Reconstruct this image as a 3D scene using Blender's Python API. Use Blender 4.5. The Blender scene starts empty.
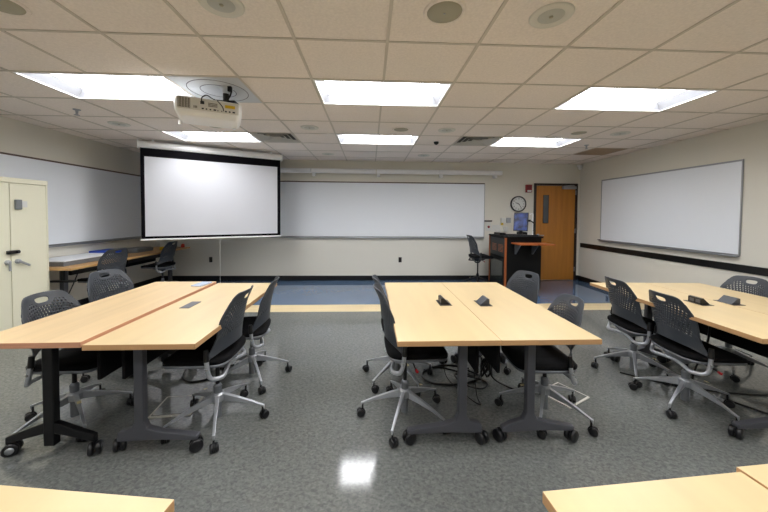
import bpy, bmesh, math, random
from mathutils import Vector, Matrix
random.seed(7)
C = bpy.context.scene.collection
PI = math.pi
HC = 1.44                      # eye height
H = 1.1427 + HC                # ceiling height
XL, XR, YB, YF = -4.42, 4.67, 6.83, -2.7
GX, GY, GS = -2.3317, 2.1188, 0.61   # ceiling grid

# ------------------------------------------------------------------ materials
def lin(c):
    return tuple((x/12.92 if x <= .04045 else ((x+.055)/1.055)**2.4) for x in c)
def hx(s):
    return lin(tuple(int(s[i:i+2], 16)/255 for i in (0, 2, 4)))
def mat(name, col, rough=.5, metal=0, var=0, scale=(8, 8, 8), bump=0, bscale=60, spec=.5, detail=4, emit=0, coat=0):
    m = bpy.data.materials.new(name); m.use_nodes = True
    nt = m.node_tree; b = nt.nodes['Principled BSDF']
    col = hx(col) if isinstance(col, str) else col
    b.inputs['Base Color'].default_value = (*col, 1)
    b.inputs['Roughness'].default_value = rough
    b.inputs['Metallic'].default_value = metal
    b.inputs['Specular IOR Level'].default_value = spec
    b.inputs['Coat Weight'].default_value = coat
    if emit:
        b.inputs['Emission Color'].default_value = (*col, 1)
        b.inputs['Emission Strength'].default_value = emit
    tc = nt.nodes.new('ShaderNodeTexCoord')
    if var:
        mp = nt.nodes.new('ShaderNodeMapping'); mp.inputs['Scale'].default_value = scale
        n = nt.nodes.new('ShaderNodeTexNoise'); n.inputs['Scale'].default_value = 1; n.inputs['Detail'].default_value = detail
        r = nt.nodes.new('ShaderNodeValToRGB')
        r.color_ramp.elements[0].position = .3; r.color_ramp.elements[1].position = .7
        r.color_ramp.elements[0].color = (*[x*(1-var) for x in col], 1)
        r.color_ramp.elements[1].color = (*[min(1, x*(1+var)) for x in col], 1)
        nt.links.new(tc.outputs['Object'], mp.inputs[0]); nt.links.new(mp.outputs[0], n.inputs[0])
        nt.links.new(n.outputs[0], r.inputs[0]); nt.links.new(r.outputs[0], b.inputs['Base Color'])
    if bump:
        n2 = nt.nodes.new('ShaderNodeTexNoise'); n2.inputs['Scale'].default_value = bscale; n2.inputs['Detail'].default_value = 3
        bp = nt.nodes.new('ShaderNodeBump'); bp.inputs['Strength'].default_value = bump; bp.inputs['Distance'].default_value = .01
        nt.links.new(tc.outputs['Object'], n2.inputs[0]); nt.links.new(n2.outputs[0], bp.inputs['Height'])
        nt.links.new(bp.outputs[0], b.inputs['Normal'])
    return m
M = {}
M['wall'] = mat('wall_paint', (.755,.728,.645), .7, bump=.05, bscale=120, spec=.3)
M['tile'] = mat('ceiling_tile', (.885,.81,.75), .95, var=.05, scale=(60, 60, 60), bump=.5, bscale=55, spec=.1)
M['bar'] = mat('ceiling_bar', (.62,.56,.49), .6)
M['black_base'] = mat('black_vinyl', '0d0c0c', .35)
M['maple'] = mat('maple_laminate', (.63,.485,.265), .34, var=.06, scale=(9, .9, 9), detail=6)
M['maple_edge'] = mat('maple_edge', 'bd9365', .5, var=.08, scale=(3, 3, 120))
M['birch'] = mat('beech_laminate', (.61,.45,.25), .38, var=.09, scale=(14, .8, 9), detail=6)
M['birch_edge'] = mat('beech_edge', 'c58f70', .5, var=.08, scale=(3, 3, 120))
M['strip'] = mat('light_wood_strip', 'e0cba0', .3, var=.08, scale=(1.2, 14, 9))
M['desk'] = mat('desk_laminate', 'c59b66', .4, var=.1, scale=(9, .9, 9))
M['plastic'] = mat('charcoal_plastic', '393d43', .42, bump=.03, bscale=400)
M['fabric'] = mat('black_fabric', '0c0c0e', .9, bump=.2, bscale=500, spec=.2)
M['silver'] = mat('silver_paint', 'b6b9be', .3, metal=.6)
M['greyarm'] = mat('grey_cast_metal', '83868b', .4, metal=.6)
M['leg'] = mat('table_leg_paint', '57585e', .42, metal=.3)
M['blackmet'] = mat('black_metal', '101013', .35, metal=.2)
M['rubber'] = mat('black_caster', '0f0f12', .35)
M['chrome'] = mat('chrome', 'c8c8c8', .15, metal=1)
M['label'] = mat('cream_sticker', 'd9cc9a', .6)
M['red'] = mat('red_plastic', 'b3141c', .4)
M['cable'] = mat('black_cable', '0b0b0c', .45)
M['board'] = mat('whiteboard', (.86,.895,.945), .22, spec=.5)
M['alu'] = mat('aluminium_trim', 'a6a9ae', .35, metal=.8)
M['browntrim'] = mat('brown_trim', '5c4a42', .5)
M['screen'] = mat('screen_fabric', (.64,.65,.69), .9, spec=.1)
M['blackmask'] = mat('screen_black_mask', '0b090f', .8, spec=.1)
M['whitepaint'] = mat('white_paint', 'f3f3f3', .45)
M['cream'] = mat('cream_steel', (.80,.775,.60), .45)
M['seam'] = mat('dark_seam', '55523f', .7)
M['door'] = mat('door_veneer', 'b5772d', .4, var=.1, scale=(16, 3, 1.1), detail=6)
M['frame'] = mat('door_frame_paint', '2c2220', .45)
M['glass'] = mat('dark_wired_glass', '4c5053', .12)
M['red_alarm'] = mat('alarm_red', '8d1a24', .4)
M['clockface'] = mat('clock_face', 'e4e6e4', .4)
M['black'] = mat('black_plastic', '0c0c0e', .4)
M['lect'] = mat('lectern_black', '0a0b0c', .6, spec=.2)
M['cherry'] = mat('orange_wood', '9c5426', .4, var=.12, scale=(20, 20, 2))
M['mesh'] = mat('dark_grille', '1d2224', .5)
M['smoke'] = mat('smoked_glass', '272d2b', .12)
M['paper'] = mat('white_paper', 'd9d9d4', .7)
M['bluebox'] = mat('blue_card', '2a52c8', .5)
M['greybox'] = mat('grey_box', '75797c', .5)
M['yellow'] = mat('yellow_plastic', 'd9b51c', .5)
M['orange'] = mat('orange_plastic', 'c8381f', .5)
M['vent'] = mat('vent_paint', 'c4c1b8', .5)
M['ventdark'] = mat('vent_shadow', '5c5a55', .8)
M['speaker'] = mat('speaker_grille', 'aaa694', .7, bump=.2, bscale=500)
M['return'] = mat('return_grille', 'b39d84', .7)
M['projw'] = mat('projector_white', (.88,.87,.84), .4)
M['projp'] = mat('projector_panel', 'dad7cd', .5)
M['projv'] = mat('projector_grille', '5e5444', .6)
M['plate'] = mat('white_plate', 'c9cdd2', .5)
M['lamp'] = mat('light_diffuser', (.975, .98, 1.0), .5, emit=13)
M['troffer'] = mat('troffer_shade_grey', (.25,.255,.27), .5)  # white reflector darkened to grey; the dimmer recess sides are put into the colour
M['foam'] = mat('white_board_stack', 'e6e9ed', .6)
M['foamedge'] = mat('grey_stack_edge', '6f7274', .6)
M['clear'] = mat('pale_blue_card', 'b8c6e0', .2)
M['lens'] = mat('downlight_lens', 'b9bab2', .3)

def floor_mat(name, base, light, scale, rough, ior=1.62, bump=.025):
    m = bpy.data.materials.new(name); m.use_nodes = True
    nt = m.node_tree; b = nt.nodes['Principled BSDF']; N = nt.nodes.new; L = nt.links.new
    tc = N('ShaderNodeTexCoord')
    n1 = N('ShaderNodeTexNoise'); n1.inputs['Scale'].default_value = scale; n1.inputs['Detail'].default_value = 8; n1.inputs['Roughness'].default_value = .65; n1.inputs['Distortion'].default_value = .6
    n2 = N('ShaderNodeTexNoise'); n2.inputs['Scale'].default_value = 1.3; n2.inputs['Detail'].default_value = 3
    mp = N('ShaderNodeMapping'); mp.inputs['Scale'].default_value = (1, 1.3, 1); mp.inputs['Rotation'].default_value = (0, 0, .5)
    L(tc.outputs['Object'], mp.inputs[0]); L(mp.outputs[0], n1.inputs[0]); L(tc.outputs['Object'], n2.inputs[0])
    r = N('ShaderNodeValToRGB'); r.color_ramp.elements[0].position = .36; r.color_ramp.elements[1].position = .68
    r.color_ramp.elements[0].color = (*base, 1); r.color_ramp.elements[1].color = (*light, 1)
    L(n1.outputs[0], r.inputs[0])
    mx = N('ShaderNodeMix'); mx.data_type = 'RGBA'; mx.blend_type = 'MULTIPLY'; mx.inputs[0].default_value = .35
    r2 = N('ShaderNodeValToRGB'); r2.color_ramp.elements[0].color = (.6, .6, .6, 1); r2.color_ramp.elements[1].color = (1.2, 1.2, 1.2, 1)
    L(n2.outputs[0], r2.inputs[0]); L(r.outputs[0], mx.inputs[6]); L(r2.outputs[0], mx.inputs[7]); L(mx.outputs[2], b.inputs['Base Color'])
    b.inputs['Roughness'].default_value = rough
    n3 = N('ShaderNodeTexNoise'); n3.inputs['Scale'].default_value = 9; n3.inputs['Detail'].default_value = 4
    bp = N('ShaderNodeBump'); b.inputs['IOR'].default_value = ior; bp.inputs['Strength'].default_value = bump; bp.inputs['Distance'].default_value = .01
    L(tc.outputs['Object'], n3.inputs[0]); L(n3.outputs[0], bp.inputs['Height']); L(bp.outputs[0], b.inputs['Normal'])
    return m
M['floor'] = floor_mat('grey_linoleum', hx('5c5f5d'), hx('7e807c'), 45, .09)
M['blue'] = floor_mat('blue_linoleum', hx('536d8d'), hx('5a7392'), 30, .06, 1.95, .008)

# ------------------------------------------------------------------ mesh builder
class MB:
    def __init__(s): s.v = []; s.f = []; s.m = []; s.s = []
    def add(s, vs, fs, mi=0, sm=False, T=None):
        o = len(s.v)
        s.v += [tuple(T @ Vector(v)) if T is not None else tuple(v) for v in vs]
        for f in fs: s.f.append(tuple(i+o for i in f)); s.m.append(mi); s.s.append(sm)
        return s
    def box(s, lo, hi, mi=0, T=None):
        x0, y0, z0 = lo; x1, y1, z1 = hi
        vs = [(x0,y0,z0),(x1,y0,z0),(x1,y1,z0),(x0,y1,z0),(x0,y0,z1),(x1,y0,z1),(x1,y1,z1),(x0,y1,z1)]
        return s.add(vs, [(0,3,2,1),(4,5,6,7),(0,1,5,4),(1,2,6,5),(2,3,7,6),(3,0,4,7)], mi, False, T)
    def hexa(s, b, t, mi=0):
        return s.add(list(b)+list(t), [(0,3,2,1),(4,5,6,7),(0,1,5,4),(1,2,6,5),(2,3,7,6),(3,0,4,7)], mi)
    def cyl(s, p0, p1, r0, r1=None, n=16, mi=0):
        r1 = r0 if r1 is None else r1
        p0, p1 = Vector(p0), Vector(p1); d = (p1-p0).normalized()
        a = d.orthogonal().normalized(); b = d.cross(a)
        vs = []
        for p, r in ((p0, r0), (p1, r1)):
            for k in range(n):
                t = 2*PI*k/n; vs.append(p+a*(r*math.cos(t))+b*(r*math.sin(t)))
        fs = [(k, (k+1) % n, n+(k+1) % n, n+k) for k in range(n)]
        s.add(vs, fs, mi, True)
        s.add(vs[:n], [tuple(range(n-1, -1, -1))], mi); s.add(vs[n:], [tuple(range(n))], mi)
        return s
    def lathe(s, c, prof, n=24, mi=0, axis='z', cap=True):
        vs = []
        for r, h in prof:
            for k in range(n):
                t = 2*PI*k/n; x, y = r*math.cos(t), r*math.sin(t)
                p = {'z': (x, y, h), 'y': (x, h, y), 'x': (h, x, y)}[axis]
                vs.append((c[0]+p[0], c[1]+p[1], c[2]+p[2]))
        fs = []
        for j in range(len(prof)-1):
            for k in range(n):
                fs.append((j*n+k, j*n+(k+1) % n, (j+1)*n+(k+1) % n, (j+1)*n+k))
        s.add(vs, fs, mi, True)
        if not cap: return s
        if prof[0][0] > 1e-6: s.add(vs[:n], [tuple(range(n-1, -1, -1))], mi)
        if prof[-1][0] > 1e-6: s.add(vs[-n:], [tuple(range(n))], mi)
        return s
    def tube(s, pts, r, n=8, mi=0, smooth=3):
        P = [Vector(p) for p in pts]
        if smooth > 1 and len(P) > 2:
            Q = []
            for i in range(len(P)-1):
                p0 = P[max(i-1, 0)]; p1 = P[i]; p2 = P[i+1]; p3 = P[min(i+2, len(P)-1)]
                for k in range(smooth):
                    t = k/smooth
                    Q.append(.5*((2*p1)+(p2-p0)*t+(2*p0-5*p1+4*p2-p3)*t*t+(3*p1-p0-3*p2+p3)*t**3))
            Q.append(P[-1]); P = Q
        up = None; vs = []
        for i, p in enumerate(P):
            d = (P[min(i+1, len(P)-1)]-P[max(i-1, 0)]).normalized()
            a = d.orthogonal().normalized() if up is None else (up-d*up.dot(d)).normalized()
            up = a; b = d.cross(a)
            for k in range(n):
                t = 2*PI*k/n; vs.append(p+a*(r*math.cos(t))+b*(r*math.sin(t)))
        fs = [(j*n+k, j*n+(k+1) % n, (j+1)*n+(k+1) % n, (j+1)*n+k) for j in range(len(P)-1) for k in range(n)]
        s.add(vs, fs, mi, True)
        s.add(vs[:n], [tuple(range(n-1, -1, -1))], mi); s.add(vs[-n:], [tuple(range(n))], mi)
        return s
    def loft(s, rings, mi=0, cap=True):
        n = len(rings[0]); vs = [v for r in rings for v in r]
        fs = [(j*n+k, j*n+(k+1) % n, (j+1)*n+(k+1) % n, (j+1)*n+k) for j in range(len(rings)-1) for k in range(n)]
        s.add(vs, fs, mi, True)
        if cap: s.add(rings[0], [tuple(range(n-1, -1, -1))], mi, True); s.add(rings[-1], [tuple(range(n))], mi, True)
        return s
    def build(s, name, mats, parent=None, bevel=0, loc=None, rotz=0):
        me = bpy.data.meshes.new(name); me.from_pydata(s.v, [], s.f)
        for m in (mats if isinstance(mats, (list, tuple)) else [mats]): me.materials.append(m)
        me.polygons.foreach_set('material_index', s.m); me.polygons.foreach_set('use_smooth', s.s); me.update()
        bm = bmesh.new(); bm.from_mesh(me); bmesh.ops.recalc_face_normals(bm, faces=bm.faces); bm.to_mesh(me); bm.free()
        o = bpy.data.objects.new(name, me); C.objects.link(o)
        if parent: o.parent = parent
        if loc: o.location = loc
        if rotz: o.rotation_euler.z = rotz
        if bevel:
            b = o.modifiers.new('bevel', 'BEVEL'); b.width = bevel; b.segments = 2; b.limit_method = 'ANGLE'; b.angle_limit = .6
        return o
def tag(o, label, cat, group=None):
    o['label'] = label; o['category'] = cat
    if group: o['group'] = group
    return o
def thing(name, label, cat, loc=(0, 0, 0), rotz=0, group=None):
    o = bpy.data.objects.new(name, None); C.objects.link(o); o.empty_display_size = .1
    o.location = loc; o.rotation_euler = (0, 0, rotz)
    return tag(o, label, cat, group)
def struct(o):
    o['kind'] = 'structure'; return o
def dup(root, loc, rotz, label, group=None):
    def cp(o, par):
        c = o.copy(); C.objects.link(c)
        if par: c.parent = par
        for ch in list(o.children): cp(ch, c)
        return c
    r = cp(root, None); r.location = loc; r.rotation_euler = (0, 0, rotz); r['label'] = label
    if group: r['group'] = group
    return r
def sq(cx, cy, z, w, d, e=4, n=40):
    out = []
    for k in range(n):
        t = 2*PI*k/n; c, q = math.cos(t), math.sin(t)
        out.append((cx+w/2*math.copysign(abs(c)**(2/e), c), cy+d/2*math.copysign(abs(q)**(2/e), q), z))
    return out

# ------------------------------------------------------------------ room shell
def quad(name, pts, m):
    b = MB(); b.add(pts, [(0, 1, 2, 3)]); return struct(b.build(name, m))
T_ = .1
YS0, YS1 = 4.63, 4.99
fl = MB()
fl.add([(XL,YF,0),(XR,YF,0),(XR,YS0,0),(XL,YS0,0)], [(0,1,2,3)], 0)
fl.add([(XL,YS0,0),(XR,YS0,0),(XR,YS1,0),(XL,YS1,0)], [(0,1,2,3)], 1)
fl.add([(XL,YS1,0),(XR,YS1,0),(XR,YB,0),(XL,YB,0)], [(0,1,2,3)], 2)
fl.add([(XL,YF,-T_),(XL,YB,-T_),(XR,YB,-T_),(XR,YF,-T_)], [(0,1,2,3)], 0)
struct(fl.build('floor', [M['floor'], M['strip'], M['blue']]))
b = MB(); b.box((XL-T_, YB, 0), (XR+T_, YB+T_, H+.15)); struct(b.build('wall_back', M['wall']))
b = MB(); b.box((XL-T_, YF-T_, 0), (XR+T_, YF, H+.15)); struct(b.build('wall_front', M['wall']))
b = MB(); b.box((XL-T_, YF, 0), (XL, YB, H+.15)); struct(b.build('wall_left', M['wall']))
b = MB(); b.box((XR, YF, 0), (XR+T_, YB, H+.15)); struct(b.build('wall_right', M['wall']))
DX0, DX1, DZ = 3.615, 4.60, 2.15
b = MB(); b.box((XL+.012, YB-.012, 0), (DX0, YB, .105)).box((DX1, YB-.012, 0), (XR-.012, YB, .105)); struct(b.build('baseboard_back', M['black_base'], bevel=.003))
b = MB(); b.box((XL, YF+.012, 0), (XL+.012, YB, .105)); struct(b.build('baseboard_left', M['black_base'], bevel=.003))
b = MB(); b.box((XR-.012, YF+.012, 0), (XR, YB, .105)); struct(b.build('baseboard_right', M['black_base'], bevel=.003))
b = MB(); b.box((XL, YF, 0), (XR, YF+.012, .105)); struct(b.build('baseboard_front', M['black_base'], bevel=.003))
b = MB(); b.box((XR-.02, YF+.02, .745), (XR, 6.76, .84)); struct(b.build('trim_1', M['black_base'], bevel=.004))
# ceiling: separate tiles over a T-bar grid, holes where fittings sit
LIGHTS = [(i, j) for j in (4, 1, -2, -5) for i in (-1, 3, 7)]
hole = set(); pair = set()
for i, j in LIGHTS: hole |= {(i, j), (i+1, j)}; pair.add((i+1, j))
VENTS = [(1, 4), (6, 4)]; RET = (10, 5); PLATE = (1, 1)
hole |= set(VENTS) | {RET, PLATE}
gx = lambda i: GX+GS*i
gy = lambda j: GY+GS*j
cl = MB(); br = MB()
for i in range(-4, 12):
    for j in range(-8, 8):
        x0, x1 = max(gx(i), XL), min(gx(i+1), XR); y0, y1 = max(gy(j), YF), min(gy(j+1), YB)
        if x1-x0 < .01 or y1-y0 < .01: continue
        if (i, j) not in hole:
            e = .011; d = .016; z = H+.004; zb = H+.006
            cl.add([(x0,y0,z),(x1,y0,z),(x1,y1,z),(x0,y1,z)], [(3,2,1,0)])
        if (i, j) not in pair and XL < gx(i) < XR: br.box((gx(i)-.010, y0, H-.002), (gx(i)+.010, y1, H+.016))
        if YF < gy(j) < YB: br.box((x0, gy(j)-.0085, H-.0015), (x1, gy(j)+.0085, H+.0155))
cl.add([(XL,YF,H+.15),(XR,YF,H+.15),(XR,YB,H+.15),(XL,YB,H+.15)], [(3,2,1,0)])
struct(cl.build('ceiling', M['tile'])); struct(br.build('trim_2', M['bar']))

# ------------------------------------------------------------------ ceiling fittings
def troffer(x, y, label):
    t = thing('ceiling_light', label, 'ceiling light', (x, y, H), 0, 'ceiling lights')
    w, d, h = GS, GS/2, .10
    w -= .012; d -= .012
    a = .06; c = .02
    lo = [(-w,-d,0),(w,-d,0),(w,d,0),(-w,d,0)]; hi = [(-w+a,-d+c,h),(w-a,-d+c,h),(w-a,d-c,h),(-w+a,d-c,h)]
    b = MB(); b.add(lo+hi, [(0,1,5,4),(1,2,6,5),(2,3,7,6),(3,0,4,7)])
    b.build('reflector', M['troffer'], t)
    b = MB(); r = .012
    b.box((-w,-d,-.004),(w,-d+r,.004)).box((-w,d-r,-.004),(w,d,.004)).box((-w,-d+r,-.004),(-w+r,d-r,.004)).box((w-r,-d+r,-.004),(w,d-r,.004))
    b.build('frame', M['whitepaint'], t)
    b = MB(); b.box((-w+a,-d+c,h-.006),(w-a,d-c,h-.002))
    b.build('diffuser', M['lamp'], t)
    b = MB(); b.box((-.006-w+a+.0,-.004,h-.012),(w-a,.004,h-.0065)); b.build('lens_rib', M['troffer'], t)
    return t
nm = {-1: 'left', 3: 'middle', 7: 'right'}
rowname = {1: 'large bright ceiling light panel, {} one of the near row', 4: 'small bright ceiling light panel, {} one of the far row', -2: 'ceiling light panel above the viewer, {} one, out of frame', -5: 'ceiling light panel behind the viewer, {} one, out of frame'}
for i, j in LIGHTS: troffer(gx(i+1), gy(j)+GS/2, rowname[j].format(nm[i]))
def downlight(x, y, label):
    t = thing('recessed_downlight', label, 'downlight', (x, y, H), 0, 'recessed downlights')
    b = MB(); b.lathe((0,0,0), [(.07,-.002),(.085,-.006),(.112,-.006),(.118,0),(.118,.003)], 32, cap=False); b.build('trim_ring', M['projp'], t)
    b = MB(); b.lathe((0,0,0), [(.0,-.0035),(.03,-.0035),(.068,-.003),(.074,-.001),(.074,.003)], 32); b.build('lens', M['lens'], t)
    b = MB(); b.lathe((0,0,0), [(0,-.010),(.010,-.009),(.012,-.003)], 12); b.build('bulb_tip', M['speaker'], t)
def cspeaker(x, y, label):
    t = thing('ceiling_speaker', label, 'speaker', (x, y, H), 0, 'ceiling speakers')
    b = MB(); b.lathe((0,0,0), [(.098,-.003),(.102,-.006),(.115,-.006),(.12,0),(.12,.003)], 32, cap=False); b.build('rim', M['tile'], t)
    b = MB(); b.lathe((0,0,0), [(0,-.008),(.05,-.0075),(.096,-.004),(.0985,.002)], 32); b.build('grille', M['speaker'], t)
    b = MB(); b.lathe((0,0,0), [(0,-.011),(.006,-.010),(.007,-.007)], 10); b.build('screw', M['alu'], t)
ya, yc, yd = 1.795, 4.255, 6.085
downlight(-.82, ya, 'round recessed downlight at the top edge above the projector')
downlight(1.03, ya, 'round recessed downlight at the top edge, right of the near speaker')
downlight(-3.25, yc, 'small round downlight between the two left ceiling light panels')
downlight(-.81, yc, 'small round downlight left of the far middle light panel')
downlight(1.03, yc, 'small round downlight right of the far middle light panel')
downlight(3.46, yc, 'small round downlight beyond the right light panel toward the right wall')
downlight(-.81, yd, 'faint round downlight near back wall above left of the long whiteboard')
downlight(1.03, yd, 'faint round downlight near back wall above right of the long whiteboard')
cspeaker(-2.04, ya+.06, 'round grey ceiling speaker at the top left corner')
cspeaker(.413, ya, 'round grey ceiling speaker at the top edge, middle of the ceiling')
cspeaker(-2.03, yc, 'small grey ceiling speaker behind the projector')
cspeaker(.41, yc, 'small grey ceiling speaker above the far middle light panel')
cspeaker(2.87, yc, 'small grey ceiling speaker above the far right light panel')
def sprinkler(x, y, label):
    t = thing('sprinkler_head', label, 'sprinkler', (x, y, H), 0, 'sprinkler heads')
    b = MB(); b.lathe((0,0,0), [(.035,.006),(.035,-.004),(.015,-.008),(.012,-.03),(.006,-.045)], 14); b.build('stem', M['alu'], t)
    b = MB(); b.box((-.012,-.003,-.055),(-.007,.003,-.012)).box((.007,-.003,-.055),(.012,.003,-.012)); b.build('yoke', M['alu'], t)
    b = MB(); b.lathe((0,0,0), [(.003,-.052),(.026,-.056),(.026,-.059),(.003,-.062)], 14); b.build('deflector', M['alu'], t)
sprinkler(-3.28, 3.70, 'small sprinkler head on the left side of the ceiling')
sprinkler(3.50, 4.99, 'small sprinkler head on the right side of the ceiling')
b = MB(); b.lathe((0,0,0), [(.04,.005),(.04,-.006),(.032,-.028),(.012,-.04),(0,-.042)], 18)
tag(b.build('camera_dome', M['black'], loc=(1.036, 4.96, H)), 'tiny dark dome on the ceiling beside the right air diffuser', 'dome')
def diffuser(i, j, label):
    t = thing('air_diffuser', label, 'air vent', (gx(i)+GS/2, gy(j)+GS/2, H), 0, 'ceiling air diffusers')
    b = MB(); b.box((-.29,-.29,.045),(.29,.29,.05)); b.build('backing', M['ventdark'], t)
    for k in range(4):
        r0 = .292-.07*k; r1 = r0-.05; z0 = 0; z1 = .032
        lo = [(-r0,-r0,z0),(r0,-r0,z0),(r0,r0,z0),(-r0,r0,z0)]; hi = [(-r1,-r1,z1),(r1,-r1,z1),(r1,r1,z1),(-r1,r1,z1)]
        b = MB()
        b.add(lo+hi, [(0,1,5,4),(1,2,6,5),(2,3,7,6),(3,0,4,7)])
        o = b.build('vane', M['vent'], t); md = o.modifiers.new('s', 'SOLIDIFY'); md.thickness = .003
diffuser(*VENTS[0], 'square louvred air diffuser left, between the far light panels above the screen')
diffuser(*VENTS[1], 'square louvred air diffuser right, beside the far right light panel')
t = thing('return_grille', 'brown square return air grille in ceiling near the right back corner', 'air vent', (gx(10)+GS/2, gy(5)+GS/2, H))
b = MB(); b.box((-.295,-.295,.0),(.295,.295,.004)); b.build('panel', M['return'], t)
b = MB()
for k in range(12): b.box((-.28,-.28+k*.047,-.006),(.28,-.268+k*.047,-.0005))
b.build('slats', M['return'], t)

# ------------------------------------------------------------------ projector
t = thing('projector_mount', 'white round-patterned ceiling plate with short pole above the projector', 'projector mount', (gx(1)+GS/2, gy(1)+GS/2, H))
b = MB(); b.box((-.297,-.297,-.006),(.297,.297,.003)); b.build('ceiling_plate', M['plate'], t, bevel=.003)
b = MB()
for r in (.255, .15):
    b.lathe((0,0,-.0065), [(r-.003,0),(r-.003,-.0015),(r+.003,-.0015),(r+.003,0)], 48, cap=False)
b.build('ring_groove', M['leg'], t)
px, py = .10, -.075
b = MB(); b.lathe((px,py,0), [(.06,-.006),(.06,-.014),(.03,-.02),(.03,-.06)], 20); b.build('pole_collar', M['plate'], t)
b = MB(); b.cyl((px,py,-.05),(px,py,-.125),.026,n=18); b.build('pole', M['black'], t)
b = MB(); b.box((px-.09,py-.03,-.141),(px+.09,py+.12,-.124)); b.box((px-.10,py-.05,-.1475),(px-.06,py-.02,-.139)).box((px+.06,py-.05,-.1475),(px+.10,py-.02,-.139)); b.build('bracket', M['black'], t, bevel=.004)
b = MB(); b.tube([(px+.05,py-.03,-.008),(px+.065,py-.04,-.05),(px+.055,py-.05,-.10),(px+.03,py-.06,-.14)], .007); b.box((px+.035,py-.05,-.05),(px+.065,py-.02,-.006)); b.build('cable_drop', M['cable'], t)
pr = thing('projector', 'white video projector hanging under ceiling with its port panel facing the viewer', 'projector', (-1.49, 3.02, H-.148), math.radians(24))
W, D, Ht = .265, .20, .155
b = MB()
def ring(z, w, d, e=10): return sq(0, 0, z, 2*w, 2*d, e, 48)
b.loft([ring(-Ht, W-.04, D-.05), ring(-Ht+.012, W-.018, D-.022), ring(-Ht+.05, W-.003, D-.004), ring(-.05, W, D), ring(-.012, W-.002, D-.002), ring(0, W-.014, D-.014)])
b.build('body', M['projw'], pr)
yr = -D-.001
b = MB(); b.box((-W+.03,yr-.003,-.108),(W-.03,yr+.012,-.012)); b.build('port_panel', M['projp'], pr, bevel=.003)
b = MB()
b.box((-W+.035,yr-.005,-.100),(-W+.125,yr-.0035,-.016)); b.build('vent_grille', M['projv'], pr)
b = MB()
for k in range(8): b.box((-W+.04+k*.011,yr-.008,-.098),(-W+.043+k*.011,yr-.0055,-.018))
b.build('grille_slats', M['projp'], pr)
b = MB()
for k, (w_, h_) in enumerate([(.016,.012),(.012,.01),(.012,.01),(.02,.012),(.008,.008),(.008,.008),(.014,.012),(.014,.012),(.02,.012)]):
    x = -.055+k*.03; b.box((x,yr-.005,-.098),(x+w_,yr-.0035,-.098+h_))
b.box((-.065,yr-.005,-.055),(-.035,yr-.0035,-.028))
b.build('ports', M['black'], pr)
b = MB()
for r_ in range(3):
    for k in range(9): b.box((-.005+k*.008,yr-.005,-.068+r_*.012),(.001+k*.008,yr-.0035,-.060+r_*.012))
for k in range(3): b.box((-.115+k*.01,yr-.005,-.095),(-.109+k*.01,yr-.0035,-.075))
b.build('buttons', M['projv'], pr)
b = MB(); b.box((.125,yr-.0052,-.062),(.205,yr-.0035,-.035)); b.build('warning_sticker', M['yellow'], pr)
b = MB(); b.cyl((-.15,D-.01,-.07),(-.15,D+.03,-.07),.045,.042,20); b.build('lens', M['black'], pr)
b = MB(); b.cyl((-W+.015,.12,-Ht+.015),(-W+.015,.12,-Ht-.02),.014); b.cyl((W-.06,.12,-Ht+.015),(W-.06,.12,-Ht-.01),.014); b.build('foot', M['projw'], pr)
b = MB(); b.tube([(-.05,yr-.004,-.04),(-.055,yr-.02,-.01),(-.02,yr-.01,.025),(.02,.02-D,.015),(.06,-D+.05,.004)], .0045)
b.tube([(.115,yr-.006,-.092),(.105,yr-.02,-.06),(.07,yr-.012,-.015),(.06,-D+.04,.004)], .004); b.build('cables', M['cable'], pr)

# ------------------------------------------------------------------ projection screen
A = Vector((-3.53, 5.01, 0)); Bv = Vector((-1.685, 6.02, 0))
mid = (A+Bv)/2; ang = math.atan2((Bv-A).y, (Bv-A).x); L2 = (Bv-A).length/2
t = thing('projection_screen', 'white pull-down projection screen with black border hanging across the left back corner', 'screen', (mid.x, mid.y, 0), ang)
zt = H-.035; zb = zt-.115
b = MB(); b.loft([[(x,.02+.055*math.cos(a_)*1.0, (zt+zb)/2+.058*math.sin(a_)) for a_ in [2*PI*(k+.5)/12 for k in range(12)]] for x in (-L2-.02, L2+.02)]); b.build('housing', M['whitepaint'], t)
for x in (-L2-.023, L2+.023):
    b = MB(); b.box((x-.005,-.045,zb-.008),(x+.005,.085,zt+.005)); b.build('end_cap', M['whitepaint'], t, bevel=.004)
for x in (-L2+.165, L2-.165):
    b = MB(); b.box((x-.015,0,zt-.01),(x+.015,.04,H-.003)); b.build('hanger', M['whitepaint'], t)
b = MB(); b.box((-L2+.005,.0,1.03),(L2-.005,.002,zb+.03)); b.build('border', M['blackmask'], t)
b = MB(); b.box((-L2+.055,-.0015,1.07),(L2-.06,-.0004,zb-.125)); b.build('fabric', M['screen'], t)
b = MB(); b.box((-L2-.005,-.012,1.008),(L2+.005,.014,1.032)); b.build('bottom_bar', M['whitepaint'], t, bevel=.004)
b = MB(); b.tube([(.03+.035*math.cos(k*.5236),-.002,1.0+.014*math.sin(k*.5236)) for k in range(13)], .003); b.tube([(.03,-.002,.985),(.032,-.002,.6),(.03,-.002,.22)], .003, 6); b.lathe((.03,-.002,.20), [(0,-.02),(.008,-.015),(.008,.015),(0,.02)], 10); b.build('pull_cord', M['paper'], t)

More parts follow.
